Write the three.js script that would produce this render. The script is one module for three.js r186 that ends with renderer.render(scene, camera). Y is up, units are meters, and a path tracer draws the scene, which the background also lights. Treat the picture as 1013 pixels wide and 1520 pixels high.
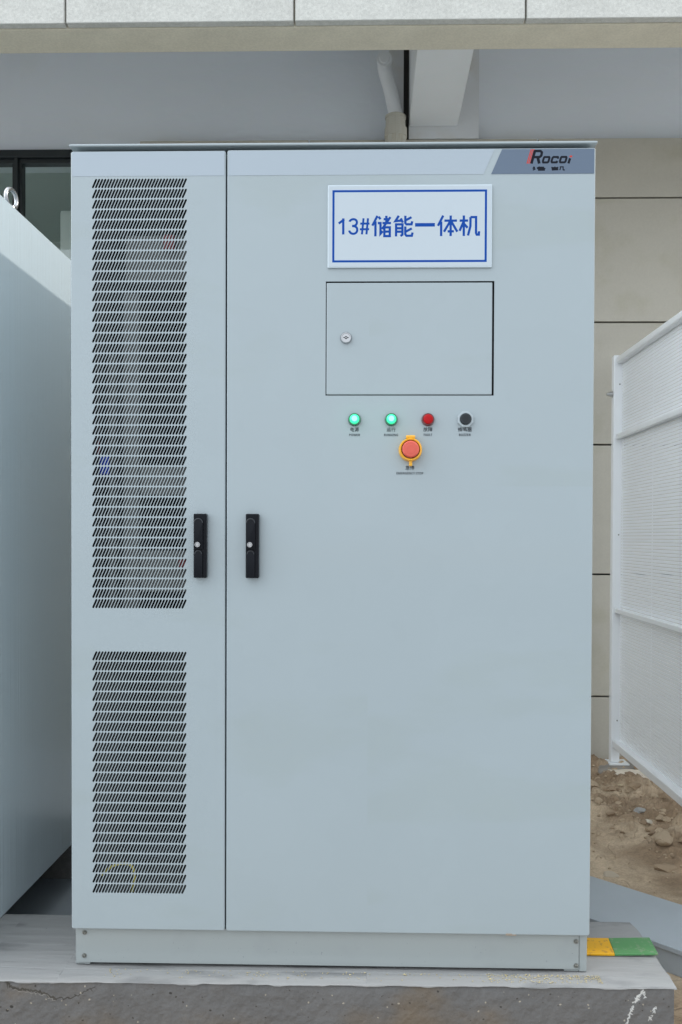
import * as THREE from 'three';
import { RoundedBoxGeometry } from 'three/addons/geometries/RoundedBoxGeometry.js';
import { mergeGeometries, toCreasedNormals, mergeVertices } from 'three/addons/utils/BufferGeometryUtils.js';

// ---------------------------------------------------------------- camera, sky, sun, exposure
const scene = new THREE.Scene();
const camera = new THREE.PerspectiveCamera(60.562, 1013 / 1520, 0.05, 400);
camera.position.set(0, 1.184, 2.0);
camera.rotation.order = 'YXZ';
camera.rotation.set(-0.0149, 0.0224, 0.0036);
camera.setViewOffset(1013, 1520, -11.3, -56.35, 1013, 1520);      // lens shift

const renderer = new THREE.WebGLRenderer({ antialias: true });
renderer.toneMapping = THREE.LinearToneMapping;
renderer.toneMappingExposure = 1.07;
renderer.shadowMap.enabled = true;

{ // overcast sky: paler and a little brighter towards the zenith
  const W = 512, H = 256, data = new Float32Array(W * H * 4);
  const n = (x, y, z) => Math.sin(x * 3.1 + 1.3 * Math.sin(y * 2.7 + z)) * Math.sin(z * 2.3 + 1.7 * Math.sin(x * 1.9 + 2)) ;
  for (let j = 0; j < H; j++) for (let i = 0; i < W; i++) {
    const el = ((j + 0.5) / H - 0.5) * Math.PI, az = (i + 0.5) / W * 2 * Math.PI, y = Math.sin(el), c = Math.cos(el);
    const up = Math.max(0, y), x = c * Math.cos(az), z = c * Math.sin(az);
    let L = 0.78 + 0.36 * Math.pow(up, 0.8);
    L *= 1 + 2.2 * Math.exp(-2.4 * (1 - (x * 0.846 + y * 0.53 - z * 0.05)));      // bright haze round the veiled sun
    L *= 1 + 0.07 * n(x * 1.5, y * 2, z * 1.5) + 0.04 * n(x * 4 + 2, y * 5, z * 4);
    const o = (j * W + i) * 4;
    data[o] = L * 0.92; data[o + 1] = L * 1.0; data[o + 2] = L * 1.075; data[o + 3] = 1;
  }
  const t = new THREE.DataTexture(data, W, H, THREE.RGBAFormat, THREE.FloatType);
  t.mapping = THREE.EquirectangularReflectionMapping; t.magFilter = THREE.LinearFilter; t.needsUpdate = true;
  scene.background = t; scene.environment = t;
}
const sun = new THREE.DirectionalLight(0xfffaf3, 1.35);
sun.position.set(8.7, 5.4, -0.75); sun.target.position.set(0, 0.3, -0.45);   // hazy, from the right, raking along the fronts
sun.castShadow = true; sun.shadow.radius = 3; sun.shadow.mapSize.set(2048, 2048);
Object.assign(sun.shadow.camera, { left: -6, right: 6, top: 6, bottom: -6, near: 0.5, far: 30 });
scene.add(sun, sun.target);

// ---------------------------------------------------------------- helpers
let seed = 1234567;
const rnd = () => { seed = (seed + 0x6d2b79f5) | 0; let t = Math.imul(seed ^ (seed >>> 15), 1 | seed); t = (t + Math.imul(t ^ (t >>> 7), 61 | t)) ^ t; return ((t ^ (t >>> 14)) >>> 0) / 4294967296; };
const rr = (a, b) => a + (b - a) * rnd();
const hash = (x, y, z) => { let h = Math.imul(x, 374761393) ^ Math.imul(y, 668265263) ^ Math.imul(z, 2147483647 - 19); h = Math.imul(h ^ (h >>> 13), 1274126177); return ((h ^ (h >>> 16)) >>> 0) / 4294967296; };
function noise(x, y = 0, z = 0, px = 0) {          // value noise 0..1, optional period in x and y
  const xi = Math.floor(x), yi = Math.floor(y), zi = Math.floor(z), s = (t) => t * t * (3 - 2 * t), u = s(x - xi), v = s(y - yi), w = s(z - zi);
  const m = (a) => (px ? ((a % px) + px) % px : a), h = (a, b, c) => hash(m(xi + a), m(yi + b), zi + c), l = (a, b, t) => a + (b - a) * t;
  return l(l(l(h(0, 0, 0), h(1, 0, 0), u), l(h(0, 1, 0), h(1, 1, 0), u), v), l(l(h(0, 0, 1), h(1, 0, 1), u), l(h(0, 1, 1), h(1, 1, 1), u), v), w);
}
function fbm(x, y, z = 0, oct = 4, px = 0) { let a = 0, f = 1, g = 0.5, n = 0; for (let i = 0; i < oct; i++) { a += g * noise(x * f, y * f, z + i * 7, px * f); n += g; f *= 2; g *= 0.5; } return a / n; }
const clamp = (v, a = 0, b = 1) => Math.min(b, Math.max(a, v)), mix = (a, b, t) => a + (b - a) * t, smooth = (a, b, x) => { const t = clamp((x - a) / (b - a)); return t * t * (3 - 2 * t); };
const lin = (r, g, b) => new THREE.Color().setRGB(r, g, b);
const enc = (v) => { v = clamp(v); return Math.round(255 * (v <= 0.0031308 ? v * 12.92 : 1.055 * Math.pow(v, 1 / 2.4) - 0.055)); };
// a tiling texture from a function of (u, v) in 0..1 that returns linear [r, g, b] (colour) or one number 0..1 (data)
function tex(N, f, color = true, M = N) {
  const d = new Uint8Array(N * M * 4);
  for (let j = 0; j < M; j++) for (let i = 0; i < N; i++) {
    const c = f((i + 0.5) / N, (j + 0.5) / M), o = (j * N + i) * 4;
    if (color) { d[o] = enc(c[0]); d[o + 1] = enc(c[1]); d[o + 2] = enc(c[2]); } else d[o] = d[o + 1] = d[o + 2] = Math.round(255 * clamp(c));
    d[o + 3] = 255;
  }
  const t = new THREE.DataTexture(d, N, M, THREE.RGBAFormat); t.wrapS = t.wrapT = THREE.RepeatWrapping; t.magFilter = THREE.LinearFilter;
  t.minFilter = THREE.LinearMipmapLinearFilter; t.generateMipmaps = true; if (color) t.colorSpace = THREE.SRGBColorSpace; t.needsUpdate = true; return t;
}
const rep = (t, metres) => { t.repeat.set(1 / metres, 1 / metres); return t; };
const std = (o) => new THREE.MeshStandardMaterial(o), phy = (o) => new THREE.MeshPhysicalMaterial(o);
const used = {};
function numbered(n) { const k = used[n] = (used[n] ?? -1) + 1; return k ? n + '_' + String(k).padStart(3, '0') : n; }
function thing(name, label, category, [x, y, z] = [0, 0, 0], turn = 0, group) {
  const o = new THREE.Group(); o.name = numbered(name); o.position.set(x, y, z); o.rotation.y = turn; scene.add(o);
  o.userData = { label, category }; if (group) o.userData.group = group; return o;
}
function part(name, geo, mat, parent, label) {
  const g = Array.isArray(geo) ? mergeGeometries(geo.map((q) => { const c = q.index ? q.toNonIndexed() : q.clone(); for (const k of Object.keys(c.attributes)) if (!['position', 'normal', 'uv'].includes(k)) c.deleteAttribute(k); return c; })) : geo;
  const m = new THREE.Mesh(g, mat); m.name = name; m.castShadow = m.receiveShadow = true; parent.add(m); if (label) m.userData.label = label; return m;
}
function tag(o, name, label, category, group) { o.name = numbered(name); o.userData.label = label; if (category) o.userData.category = category; if (group) o.userData.group = group; return o; }
function boxUV(g) {                                  // uv in metres by the dominant axis of the normal
  const p = g.attributes.position, n = g.attributes.normal, uv = new Float32Array(p.count * 2);
  for (let i = 0; i < p.count; i++) {
    const ax = Math.abs(n.getX(i)), ay = Math.abs(n.getY(i)), az = Math.abs(n.getZ(i)), x = p.getX(i), y = p.getY(i), z = p.getZ(i);
    const [u, v] = ay >= ax && ay >= az ? [x, z] : ax >= az ? [z, y] : [x, y]; uv[2 * i] = u; uv[2 * i + 1] = v;
  }
  g.setAttribute('uv', new THREE.BufferAttribute(uv, 2)); return g;
}
const box = (x0, x1, y0, y1, z0, z1, r = 0, seg = 2) => {
  const w = x1 - x0, h = y1 - y0, d = z1 - z0;
  const g = r ? new RoundedBoxGeometry(w, h, d, seg, Math.min(r, w / 2.01, h / 2.01, d / 2.01)) : new THREE.BoxGeometry(w, h, d);
  return boxUV(g.translate((x0 + x1) / 2, (y0 + y1) / 2, (z0 + z1) / 2));
};
const cyl = (r0, r1, h, x, y, z, axis = 'z', seg = 28) => { const g = new THREE.CylinderGeometry(r1, r0, h, seg); if (axis === 'z') g.rotateX(Math.PI / 2); if (axis === 'x') g.rotateZ(-Math.PI / 2); return g.translate(x, y, z); };
const lathe = (pts, x, y, z, seg = 32) => { const g = new THREE.LatheGeometry(pts.map(([a, b]) => new THREE.Vector2(a, b)), seg); g.rotateX(Math.PI / 2); return toCreasedNormals(g, 0.6).translate(x, y, z); };
// flat-fronted pressed panel: rounded-rectangle face (with rectangular holes) at z = zf, rolled edge of radius re, sides going back by depth
function roundRectPts(x0, y0, x1, y1, r, n = 4) {
  const P = []; for (const [cx, cy, a0] of [[x1 - r, y1 - r, 0], [x0 + r, y1 - r, 1], [x0 + r, y0 + r, 2], [x1 - r, y0 + r, 3]])
    for (let i = 0; i <= n; i++) { const a = (a0 + i / n) * Math.PI / 2; P.push([cx + r * Math.cos(a), cy + r * Math.sin(a), Math.cos(a), Math.sin(a)]); } return P;
}
function pressed(x0, y0, x1, y1, zf, depth, rc, re, holes = []) {
  const out = roundRectPts(x0, y0, x1, y1, rc), N = out.length, K = 4, pos = [], nor = [], idx = [], uv = [];
  const inner = out.map(([x, y, a, b]) => [x - a * re, y - b * re]);
  const sh = new THREE.Shape(inner.map((q) => new THREE.Vector2(...q)));
  for (const [a, b, c, d] of holes) sh.holes.push(new THREE.Path([[a, b], [a, d], [c, d], [c, b]].map((q) => new THREE.Vector2(...q))));
  const face = new THREE.ShapeGeometry(sh); face.translate(0, 0, zf);
  for (let k = 0; k <= K + 1; k++) for (const [x, y, a, b] of out) {
    const t = Math.min(k, K) / K * Math.PI / 2, o = re * (1 - Math.sin(t)); pos.push(x - a * o, y - b * o, k > K ? zf - depth : zf - re * (1 - Math.cos(t)));
    nor.push(a * Math.sin(t), b * Math.sin(t), Math.cos(t)); uv.push(x, y);
  }
  for (let k = 0; k <= K; k++) for (let i = 0; i < N; i++) { const j = (i + 1) % N, a = k * N + i, b = k * N + j, c = a + N, d = b + N; idx.push(a, c, b, b, c, d); }
  const rim = new THREE.BufferGeometry(); rim.setIndex(idx);
  rim.setAttribute('position', new THREE.Float32BufferAttribute(pos, 3)); rim.setAttribute('normal', new THREE.Float32BufferAttribute(nor, 3)); rim.setAttribute('uv', new THREE.Float32BufferAttribute(uv, 2));
  const geos = [face, rim];
  for (const [a, b, c, d] of holes) geos.push(...[[a, b, a, d], [a, d, c, d], [c, d, c, b], [c, b, a, b]].map(([p, q, r, s]) => quad([p, q, zf], [r, s, zf], [r, s, zf - 0.0015], [p, q, zf - 0.0015])));
  return geos;
}
function quad(a, b, c, d) {
  const g = new THREE.BufferGeometry(); g.setAttribute('position', new THREE.Float32BufferAttribute([...a, ...b, ...c, ...a, ...c, ...d], 3));
  g.setAttribute('uv', new THREE.Float32BufferAttribute([a, b, c, a, c, d].flatMap((q) => [q[0], q[1]]), 2)); g.computeVertexNormals(); return g;
}
const tube = (pts, r, seg = 40, rad = 12) => new THREE.TubeGeometry(new THREE.CatmullRomCurve3(pts.map((p) => new THREE.Vector3(...p))), seg, r, rad);
function bolt(parent, name, x, y, z, r, m, dark) {   // socket-head screw on a washer, facing +z
  const b = part(name, [cyl(r * 1.5, r * 1.5, 0.0012, x, y, z + 0.0006), lathe([[r, 0], [r, r * 0.75], [r * 0.85, r * 0.95], [r * 0.52, r * 0.95], [r * 0.5, r * 0.45], [0, r * 0.45]].reverse().map(([a, c]) => [a, c]), x, y, z + 0.001, 20)], m, parent);
  return b;
}

// ---------------------------------------------------------------- materials
const M = {};
M.paint = phy({ color: lin(0.350, 0.406, 0.430), roughness: 0.36, metalness: 0, clearcoat: 0.8, clearcoatRoughness: 0.09 });
{ const g = tex(256, (u, v) => 0.5 + 0.5 * (fbm(u * 6, v * 6, 3, 4, 6) - 0.5)  , false); M.paint.bumpMap = rep(g, 0.9); M.paint.bumpScale = 0.0014; }
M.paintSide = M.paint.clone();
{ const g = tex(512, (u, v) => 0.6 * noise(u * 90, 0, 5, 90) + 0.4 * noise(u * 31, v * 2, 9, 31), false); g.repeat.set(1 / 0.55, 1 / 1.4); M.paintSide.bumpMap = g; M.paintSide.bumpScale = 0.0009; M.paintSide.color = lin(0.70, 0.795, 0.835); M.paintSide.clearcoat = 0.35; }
M.plinth = M.paint.clone(); M.plinth.color = lin(0.33, 0.362, 0.375);
M.plinth.map = rep(tex(512, (u, v) => { const d = smooth(0.62, 0.78, fbm(u * 9, v * 9, 2, 4, 9)), sp = noise(u * 120, v * 120, 8, 120) > 0.965 ? 0.75 : 1; const k = (1 - 0.03 * d) * sp; return [0.98 * k, 0.97 * k, 0.93 * k]; }), 0.7);
M.paint.map = rep(tex(1024, (u, v) => { const d = fbm(u * 5, v * 5, 6, 5, 5), f = noise(u * 260, v * 260, 4, 260); const sp = f > 0.998 ? 0.9 : 1; const w = smooth(0.6, 0.75, fbm(u * 3 + 3, v * 9, 16, 6, 0)); const k = (0.94 + 0.06 * d - 0.025 * w) * sp; return [k, k, k * (1 - 0.02 * w)]; }), 1.3);
M.strip = phy({ color: lin(0.362, 0.418, 0.470), roughness: 0.3, clearcoat: 0.6, clearcoatRoughness: 0.1 });
M.dark = std({ color: lin(0.012, 0.012, 0.014), roughness: 0.75 });
M.liner = std({ color: lin(0.22, 0.235, 0.24), roughness: 0.9 });
M.module = std({ color: lin(0.100, 0.104, 0.100), roughness: 0.6 });
M.red = std({ color: lin(0.14, 0.010, 0.012), roughness: 0.5 }); M.blue = std({ color: lin(0.02, 0.06, 0.5), roughness: 0.5 }); M.yellowWire = std({ color: lin(0.5, 0.42, 0.06), roughness: 0.5 });
M.handle = phy({ color: lin(0.006, 0.007, 0.010), roughness: 0.32, specularIntensity: 0.3 });
M.handleEdge = phy({ color: lin(0.02, 0.022, 0.027), roughness: 0.3 });
M.chrome = std({ color: lin(0.52, 0.52, 0.53), roughness: 0.2, metalness: 1 });
M.steel = std({ color: lin(0.55, 0.55, 0.54), roughness: 0.35, metalness: 1 });
M.boltDark = std({ color: lin(0.30, 0.30, 0.28), roughness: 0.4, metalness: 1 });
M.black = std({ color: lin(0.008, 0.009, 0.010), roughness: 0.45 });
M.buzzer = std({ color: lin(0.012, 0.018, 0.022), roughness: 0.5 });
M.collar = phy({ color: lin(0.42, 0.48, 0.51), roughness: 0.15, clearcoat: 1, clearcoatRoughness: 0.05 });
M.lensGreen = phy({ color: lin(0.03, 0.55, 0.28), roughness: 0.25, emissive: lin(0.02, 0.72, 0.30), emissiveIntensity: 1, clearcoat: 0.8, clearcoatRoughness: 0.1 });
M.lensCore = phy({ color: lin(0.2, 0.8, 0.5), roughness: 0.3, emissive: lin(0.30, 1.0, 0.58), emissiveIntensity: 1 });
M.bezelGreen = phy({ color: lin(0.005, 0.13, 0.06), roughness: 0.3, clearcoat: 0.6 });
M.lensRed = phy({ color: lin(0.42, 0.002, 0.005), roughness: 0.35, specularIntensity: 0.5 });
M.bezelRed = phy({ color: lin(0.13, 0.004, 0.006), roughness: 0.3, clearcoat: 0.6 });
M.stopYellow = phy({ color: lin(0.85, 0.42, 0.02), roughness: 0.35, clearcoat: 0.4 });
M.stopRed = phy({ color: lin(0.66, 0.105, 0.070), roughness: 0.5 });
M.acrylic = phy({ color: lin(0.56, 0.64, 0.69), roughness: 0.2, clearcoat: 0.7, clearcoatRoughness: 0.08 });

// stone cladding, soffit, tiles
const speck = (base, amp, N = 512, per = 24) => tex(N, (u, v) => { const a = fbm(u * per, v * per, 1, 4, per), b = noise(u * N / 3, v * N / 3, 2, Math.round(N / 3)), c = fbm(u * 4, v * 4, 5, 3, 4); const k = 1 + amp * ((a - 0.5) * 1.0 + (b - 0.5) * 0.9 + (c - 0.5) * 0.8); return base.map((q) => q * k); });
M.stone = std({ map: rep(speck([0.565, 0.555, 0.515], 0.26, 1024, 70), 0.6), roughness: 0.85, bumpScale: 0.0015, bumpMap: rep(tex(512, (u, v) => fbm(u * 60, v * 60, 3, 3, 60), false), 0.6) });
M.soffit = std({ map: rep(speck([0.70, 0.645, 0.52], 0.14, 512, 10), 0.9), roughness: 0.9 });
const tileMaps = [0, 1, 2].map((i) => rep(tex(512, (u, v) => {
  const st = fbm(u * 3 + 5 * i, v * 9, i, 4), s2 = smooth(0.55, 0.8, fbm(u * 5, v * 5, 20 + i, 5, 5)), g = noise(u * 170, v * 170, 3 + i, 170);
  const k = (0.96 + i * 0.02) * (1 + 0.10 * (st - 0.5) - 0.08 * s2 + 0.05 * (g - 0.5)); return [0.52 * k, 0.49 * k, 0.42 * k * (1 - 0.05 * s2)]; }), 1.1));
M.tiles = tileMaps.map((m) => std({ map: m, roughness: 0.7 }));
M.plaster = std({ map: rep(tex(512, (u, v) => { const a = fbm(u * 2, v * 7, 4, 4, 0), s = smooth(0.6, 0.85, fbm(u * 4 + 9, v * 3, 8, 4)); const k = 1 + 0.10 * (a - 0.5); return [0.83 * k * (1 - 0.02 * s), 0.865 * k * (1 - 0.03 * s), 0.91 * k * (1 - 0.07 * s)]; }), 1.9), roughness: 0.9, bumpScale: 0.002, bumpMap: rep(tex(256, (u, v) => fbm(u * 8, v * 20, 4, 4, 0), false), 0.8) });
M.pilaster = std({ map: rep(tex(512, (u, v) => { const s = smooth(0.45, 0.8, fbm(u * 5, v * 5, 31, 5, 5)); return [0.70 - 0.05 * s, 0.715 - 0.08 * s, 0.73 - 0.13 * s]; }), 0.8), roughness: 0.9 });
M.beamPaint = std({ map: rep(tex(512, (u, v) => { const s = fbm(u * 5, v * 5, 41, 5, 5); const k = 0.96 + 0.08 * s; return [0.84 * k, 0.86 * k, 0.87 * k]; }), 0.8), roughness: 0.85 });
M.stain = std({ color: lin(0.36, 0.33, 0.26), roughness: 0.95 });
M.frame = std({ color: lin(0.022, 0.028, 0.031), roughness: 0.4 });
M.glass = phy({ color: lin(0.88, 0.95, 0.93), roughness: 0.03, transmission: 1, thickness: 0, ior: 1.9 });
M.room = std({ color: lin(0.66, 0.72, 0.70), roughness: 0.9 });
M.roomPale = std({ color: lin(0.85, 0.88, 0.86), roughness: 0.7 });
M.pvc = std({ color: lin(0.80, 0.81, 0.82), roughness: 0.5 }); M.pvcOld = std({ map: rep(tex(256, (u, v) => { const s = smooth(0.4, 0.7, fbm(u * 6, v * 6, 3, 4, 6)); return [0.58 - 0.06 * s, 0.56 - 0.08 * s, 0.49 - 0.10 * s]; }), 0.15), roughness: 0.7 });
M.white = phy({ color: lin(0.85, 0.87, 0.88), roughness: 0.35, clearcoat: 0.3, clearcoatRoughness: 0.2 });
M.infill = std({ color: lin(0.86, 0.88, 0.90), roughness: 0.5 });
M.duct = std({ map: rep(tex(512, (u, v) => { const a = fbm(u * 6, v * 6, 2, 4, 6), s = noise(u * 200, v * 200, 7, 200) > 0.985 ? 0.8 : 1; const k = (0.95 + 0.1 * a) * s; return [0.39 * k, 0.43 * k, 0.46 * k]; }), 0.5), roughness: 0.5 });
M.yellow = std({ map: rep(tex(256, (u, v) => { const w = smooth(0.60, 0.70, fbm(u * 14, v * 14, 2, 4, 14)); return [mix(0.76, 0.52, w), mix(0.39, 0.26, w), mix(0.006, 0.03, w)]; }), 0.12), roughness: 0.45 });
M.green = std({ map: rep(tex(256, (u, v) => { const w = smooth(0.60, 0.70, fbm(u * 14, v * 14, 6, 4, 14)); return [mix(0.085, 0.17, w), mix(0.26, 0.27, w), mix(0.09, 0.15, w)]; }), 0.12), roughness: 0.45 });

// ---------------------------------------------------------------- ground
const soilColor = (a, b, c) => [mix(0.29, 0.53, a) * b * c, mix(0.205, 0.415, a) * b * c, mix(0.13, 0.29, a) * b * c];
M.soil = std({ roughness: 0.97, bumpScale: 0.006,
  map: rep(tex(1024, (u, v) => { const a = fbm(u * 7, v * 7, 2, 6, 7), b = 0.82 + 0.36 * fbm(u * 40, v * 40, 5, 4, 40), g = noise(u * 300, v * 300, 3, 300); return soilColor(smooth(0.25, 0.75, a), b, 0.85 + 0.3 * g); }), 1.3),
  bumpMap: rep(tex(1024, (u, v) => { const a = fbm(u * 30, v * 30, 8, 5, 30), r = 1 - Math.abs(fbm(u * 9, v * 9, 12, 4, 9) - 0.5) * 2, c = smooth(0.975, 0.995, r); return clamp(a - 0.6 * c); }, false), 1.3) });
function lumpiness(x, z) {                                            // smooth trodden soil by the duct, broken clods by the fence
  const d = (x - 0.72) * 0.55 - (z + 1.1) * 0.42; return smooth(0.14, 0.48, d + 0.25 * (fbm(x * 4, z * 4, 3, 3) - 0.5)) * smooth(0.3, 0.5, x);
}
function soilHeight(x, z) {
  const l = lumpiness(x, z);
  let h = 0.014 * (fbm(x * 2.2, z * 2.2, 1, 4) - 0.5) + 0.006 * (fbm(x * 16, z * 16, 4, 4) - 0.5);
  h += l * (0.085 * Math.pow(clamp(fbm(x * 11, z * 11, 9, 5) * 1.5 - 0.42), 1.2) + 0.050 * (fbm(x * 34, z * 34, 15, 4) - 0.45));
  if (z > 0.3) h -= 0.02; return h;
}
{
  const grade = (parts) => { const a = []; for (const [from, to, n] of parts) for (let i = 0; i < n; i++) a.push(from + (to - from) * i / n); a.push(parts[parts.length - 1][1]); return a; };
  const xs = grade([[-90, -6, 10], [-6, 0.4, 26], [0.4, 1.6, 170], [1.6, 6, 22], [6, 90, 10]]), zs = grade([[-90, -6, 10], [-6, -2.7, 16], [-2.7, 0.3, 330], [0.3, 6, 24], [6, 90, 10]]);
  const pos = [], uv = [], idx = [];
  for (const z of zs) for (const x of xs) { pos.push(x, soilHeight(x, z), z); uv.push(x, z); }
  const n = xs.length; for (let j = 0; j + 1 < zs.length; j++) for (let i = 0; i + 1 < n; i++) { const a = j * n + i; idx.push(a, a + n, a + 1, a + 1, a + n, a + n + 1); }
  const g = new THREE.BufferGeometry(); g.setIndex(idx); g.setAttribute('position', new THREE.Float32BufferAttribute(pos, 3)); g.setAttribute('uv', new THREE.Float32BufferAttribute(uv, 2)); g.computeVertexNormals();
  const m = part('ground', g, M.soil, scene); m.userData = { label: 'bare brown soil with cracks and broken clods', kind: 'structure' };
}

M.bounce_apron = std({ map: rep(speck([0.60, 0.605, 0.61], 0.25, 512, 12), 1.5), roughness: 0.9 });
M.bounce_yard = std({ map: rep(speck([0.34, 0.34, 0.335], 0.25, 512, 12), 1.5), roughness: 0.9 });
{
  const ap = part('bounce_apron', [box(-30, 0.42, -0.03, 0.035, -2.648, -1.16, 0.01, 1), box(1.46, 30, -0.03, 0.035, -2.648, 0.40, 0.01, 1)], M.bounce_apron, scene); ap.userData = { label: 'added pale concrete slabs out of view that bounce light up under the overhang', kind: 'structure' };  // invented slabs, mostly hidden, added to throw light up under the overhang
  const m = part('bounce_pavement', box(-40, 40, -0.02, 0.045, 0.42, 40, 0.01, 1), M.bounce_yard, scene); m.userData = { label: 'added grey concrete ground out of view in front of the plinth for bounce light', kind: 'structure' };  // unseen ground added to raise the bounce light and make it less brown
}

// ---------------------------------------------------------------- building behind
const WZ = -2.65, B = thing('building', 'beige tiled building with a stone-clad overhang behind the grey cabinets', 'building');
{
  // wall body behind the tiles, with the window opening on the left
  const UP = 3.276, back = -2.72;
  const TO = { x0: -3.6, x1: -1.217, y0: 0.95, y1: 3.256 };
  part('wall', [box(-1.217, 9, -0.3, UP - 0.01, -3.0, back), box(-9, TO.x0, -0.3, UP - 0.01, -3.0, back), box(TO.x0, TO.x1, -0.3, TO.y0, -3.0, back)], M.dark, B);
  part('upper_wall', [box(-9, 9, UP - 0.02, 4.2, -3.0, -2.755)], M.plaster, B, 'smooth grey painted wall band above the tiles');
  // tiles, 1.2 m by about 0.65 m, with recessed dark joints
  const rows = [-0.31, 0.345, 0.991, 1.674, 2.316, 2.965, UP + 0.004], J = 0.0045;
  for (let r = 0; r + 1 < rows.length; r++) for (let c = -7; c < 7; c++) {
    let a = -0.32 + c * 1.2, b = a + 1.2;
    if (b > TO.x0 && a < TO.x1 && rows[r + 1] > TO.y0) { if (b > TO.x1 && a < TO.x1) a = TO.x1 - J; else if (a < TO.x0 && b > TO.x0) b = TO.x0 + J; else if (rows[r] < TO.y0 - 0.1 || a > TO.x0) continue; }
    if (b - a < 0.03) continue;
    const m = M.tiles[(r * 5 + c * 3 + 60) % 3], y1 = rows[r + 1] - J;
    part('wall_tile', box(a + J, b - J, rows[r] + J, y1, -2.70, WZ + rr(-0.0015, 0.0015), 0.002, 1), m, B);
  }
  // pilaster with a dark joint on its left, running up past the tile top
  part('pilaster', [box(0.100, 0.176, UP + 0.002, 4.2, -2.756, WZ + 0.002), box(0.205, 0.571, UP + 0.002, 4.2, -2.757, WZ + 0.003)], M.pilaster, B);
  part('joint_filler', box(0.1755, 0.2055, UP + 0.003, 4.2, -2.77, -2.675), std({ color: lin(0.06, 0.058, 0.052), roughness: 0.95 }), B, 'dark gap in the pilaster');
  const cb = part('cross_beam', box(0.206, 0.459, 3.34, 3.95, WZ + 0.006, -1.602, 0.006, 1), M.beamPaint, B, 'pale beam running from the pilaster to the overhang');
  // overhang: beam, its cladding, its ceiling and the storeys above
  part('overhang_beam', box(-9, 9, 3.165, 4.2, -1.60, -1.437), M.soffit, B, 'beige underside of the overhang');
  part('overhang_slab', box(-9, 9, 3.95, 4.25, -3.0, -1.61), M.plaster, B);
  part('upper_storey', box(-9, 9, 4.2, 5.56, -9, -1.445), M.dark, B);
  for (let r = 0; r < 2; r++) for (let c = -9; c < 9; c++) {
    const a = -0.293 + c * 0.8885, y0 = r ? 3.175 + r * 1.2 : 3.169;
    part('cladding_panel', box(a + 0.0035, a + 0.885, y0, 3.169 + (r + 1) * 1.2 - 0.004, -1.434, -1.4 + rr(-0.002, 0.002), 0.003, 1), M.stone, B);
  }
  // stain where the pilaster meets the ledge
  // window
  const wz = -2.70, win = part('window', [box(TO.x0, TO.x1 - 0.001, 3.212, TO.y1 - 0.003, wz - 0.08, wz + 0.012, 0.003, 1), box(TO.x0, TO.x1 - 0.001, TO.y0 + 0.002, TO.y0 + 0.07, wz - 0.08, wz + 0.012, 0.003, 1),
    box(-1.908, -1.888, TO.y0 + 0.071, 3.211, wz - 0.08, wz + 0.010, 0.003, 1), box(-2.72, -2.676, TO.y0 + 0.071, 3.211, wz - 0.08, wz + 0.010, 0.003, 1), box(TO.x1 - 0.05, TO.x1 - 0.002, TO.y0 + 0.071, 3.211, wz - 0.08, wz + 0.011, 0.003, 1)], M.frame, B, 'dark metal window frame');
  for (const [a, b] of [[-1.888, -1.267], [-2.676, -1.908], [-3.58, -2.72]]) {
    part('sash', [box(a + 0.001, b - 0.001, 3.188, 3.210, wz - 0.06, wz - 0.008, 0.002, 1), box(a + 0.001, a + 0.016, 1.03, 3.1875, wz - 0.06, wz - 0.008, 0.002, 1), box(b - 0.016, b - 0.001, 1.03, 3.1875, wz - 0.06, wz - 0.008, 0.002, 1)], M.frame, win);
    part('pane', new THREE.PlaneGeometry(b - a - 0.03, 2.165).translate((a + b) / 2, 2.1085, wz - 0.035), M.glass, win);
  }
  part('room', [box(-3.9, -0.9, 0.6, 0.7, -4.6, -3.01), box(-3.9, -0.9, 3.4, 3.5, -4.6, -3.01), box(-3.9, -0.9, 0.7, 3.4, -4.7, -4.6), box(-4, -3.9, 0.6, 3.5, -4.6, -3.01), box(-0.9, -0.8, 0.6, 3.5, -4.6, -3.01)], M.room, B, 'dim room behind the window');
}
{ // drain pipe beside the pilaster
  const p = thing('drain_pipe', 'white plastic drain pipe with an offset bend left of the pale beam', 'drain pipe', [0.134, 0, -2.585]);
  part('lower_pipe', cyl(0.055, 0.055, 3.25, 0, 1.635, 0, 'y', 32), M.pvcOld, p);
  part('coupling', [cyl(0.0585, 0.0575, 0.045, 0.0, 3.278, 0, 'y', 32), cyl(0.052, 0.050, 0.06, -0.001, 3.33, 0, 'y', 32), cyl(0.054, 0.054, 0.012, -0.001, 3.358, 0, 'y', 32)], M.pvcOld, p);
  part('upper_pipe', tube([[-0.001, 3.355, 0], [-0.003, 3.38, 0.002], [-0.014, 3.43, 0.008], [-0.031, 3.50, 0.018], [-0.049, 3.555, 0.03], [-0.059, 3.583, 0.045], [-0.062, 3.598, 0.072], [-0.062, 3.598, 0.100]], 0.036, 60, 24), M.pvc, p);
  part('end_cap', [cyl(0.038, 0.038, 0.03, -0.062, 3.598, 0.108, 'z', 28), cyl(0.026, 0.024, 0.006, -0.062, 3.598, 0.126, 'z', 28)], M.pvc, p);
}
{ // pale cupboard that shows through the window
  const c = thing('indoor_cupboard', 'pale cupboard seen through the dark window left of the cabinet', 'cupboard', [-1.706, 0.7, -3.32]);
  part('carcass', box(-0.12, 0.5, 0, 2.405, -0.2, 0.15, 0.004), M.roomPale, c); part('cupboard_door', box(-0.115, 0.185, 0.02, 2.385, 0.152, 0.168, 0.003), M.roomPale, c); part('cupboard_door', box(0.190, 0.495, 0.02, 2.385, 0.152, 0.168, 0.003), M.roomPale, c);
}

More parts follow.
